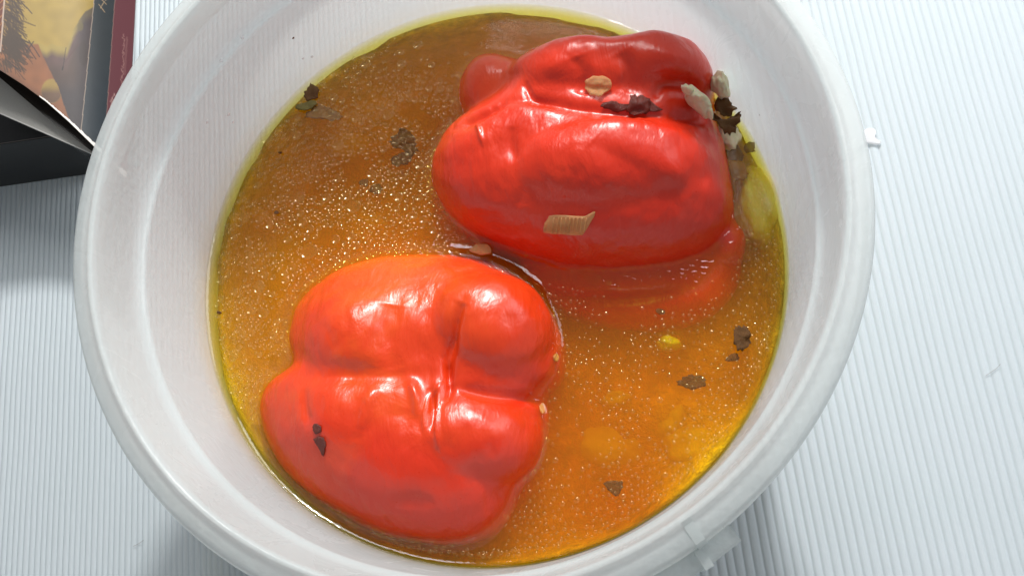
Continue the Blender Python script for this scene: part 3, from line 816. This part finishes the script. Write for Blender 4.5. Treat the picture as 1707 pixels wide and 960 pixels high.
    for i in range(40): stroke((q.uniform(192, 222),)*1+(q.uniform(-20, 160),), (q.uniform(192, 222), q.uniform(-20, 160)), .0, (128, 78, 92), 0)
    A = np.clip(A*np.array([.50, .43, .38]), .002, 1)
    m = NT('printed_cover'); at_ = m.n('ShaderNodeAttribute', attribute_name='print')
    p = m.pbsdf(at_.outputs['Color'], .45, Specular_IOR_Level=.3); m.l(m.bump(m.noise(900, 2), .00006, .4), p.inputs['Normal']); m.surf(p.outputs[0])
    bl = np.clip(np.interp(X, *CX)-Y, 0, 9); A = np.where(((bl < 1.3) & (X > 66))[..., None], lin((225, 220, 214)), A)
    sheet('front_cover', *CX, lambda y: 225.5-.05*y, 3.8, m.m, 1, .05, st, colors=A)
CX = ([-90, 0, 40, 79, 118, 158, 240], [62, 117, 142, 170, 203, 240, 316])
cover_art()

# ------------------------------------------------------------------ small things on the mat
M_water = NT('spilled_water'); g = M_water.pbsdf((.95, .95, .97), .05, Specular_IOR_Level=.9); tr = M_water.n('ShaderNodeBsdfTransparent')
M_water.surf(M_water.mix(.55, g.outputs[0], tr.outputs[0]))
dr = flake('water_drop', [(1439, 222), (1444, 216), (1456, 216), (1460, 222), (1458, 230), (1468, 238), (1464, 242), (1450, 240), (1442, 238)], M_water.m, over=.0, lift=.01, crumple=.0, thick=.06)
tag(dr, 'small irregular clear spill on the ribbed mat right of the tub', 'drop')
def hair(pts, wd, mat, label, z=.03):
    P = [Vector(at(x, y, z)) for x, y in catmull(pts, 8, False)]; V = []; F = []
    for i, p in enumerate(P):
        d = (P[min(i+1, len(P)-1)]-P[max(i-1, 0)]).normalized(); s = d.cross(Vector((0, 0, 1))).normalized()
        for k in range(5):
            a = 2*math.pi*k/5; V.append(p+s*math.cos(a)*wd+Vector((0, 0, math.sin(a)*wd)))
    for i in range(len(P)-1):
        for k in range(5): l = (k+1) % 5; F.append((i*5+k, i*5+l, i*5+5+l, i*5+5+k))
    tag(mesh_obj('hair', V, F, mat), label, 'hair')
M_hair = mat_simple('grey_hair', (.40, .40, .41))
hair([(1643, 626), (1652, 620), (1662, 613), (1668, 606)], .007, M_hair, 'short curved hair on the ribbed mat at the far right')
hair([(222, 910), (232, 905), (240, 899)], .008, M_hair, 'faint short hair on the ribbed mat at the lower left')
# specks and wet spots on the tub wall
def wall_speck(px, py, r, mat, label, cat, group, flatness=.35):
    o_, d_ = sight(px, py); t = BV_TUB.ray_cast(o_, d_)
    p, nn = t[0], t[1]
    if nn.dot(d_) > 0: nn = -nn
    bm = bmesh.new(); bmesh.ops.create_icosphere(bm, subdivisions=2, radius=r)
    q = nn.to_track_quat('Z', 'Y').to_matrix()
    V = [p+q@Vector((v.co.x, v.co.y*random.uniform(.9, 1.1), v.co.z*flatness)) for v in bm.verts]
    F = [tuple(v.index for v in f.verts) for f in bm.faces]; bm.free()
    tag(mesh_obj(cat.replace(' ', '_'), V, F, mat), label, cat, group)
BV_TUB = bvh(tub_body)
for px, py, r in ((404, 63, .05), (368, 101, .05), (381, 191, .06), (345, 204, .045), (388, 204, .04), (520, 95, .05), (505, 98, .04), (1266, 192, .03)):
    wall_speck(px, py, r, M_water.m, 'tiny clear droplet clinging to the inner wall of the tub', 'wall droplet', 'droplets on the inner tub wall')
wall_speck(489, 64, .035, M_leaf, 'single dark speck on the inner wall above the oil at upper left', 'food speck', None)
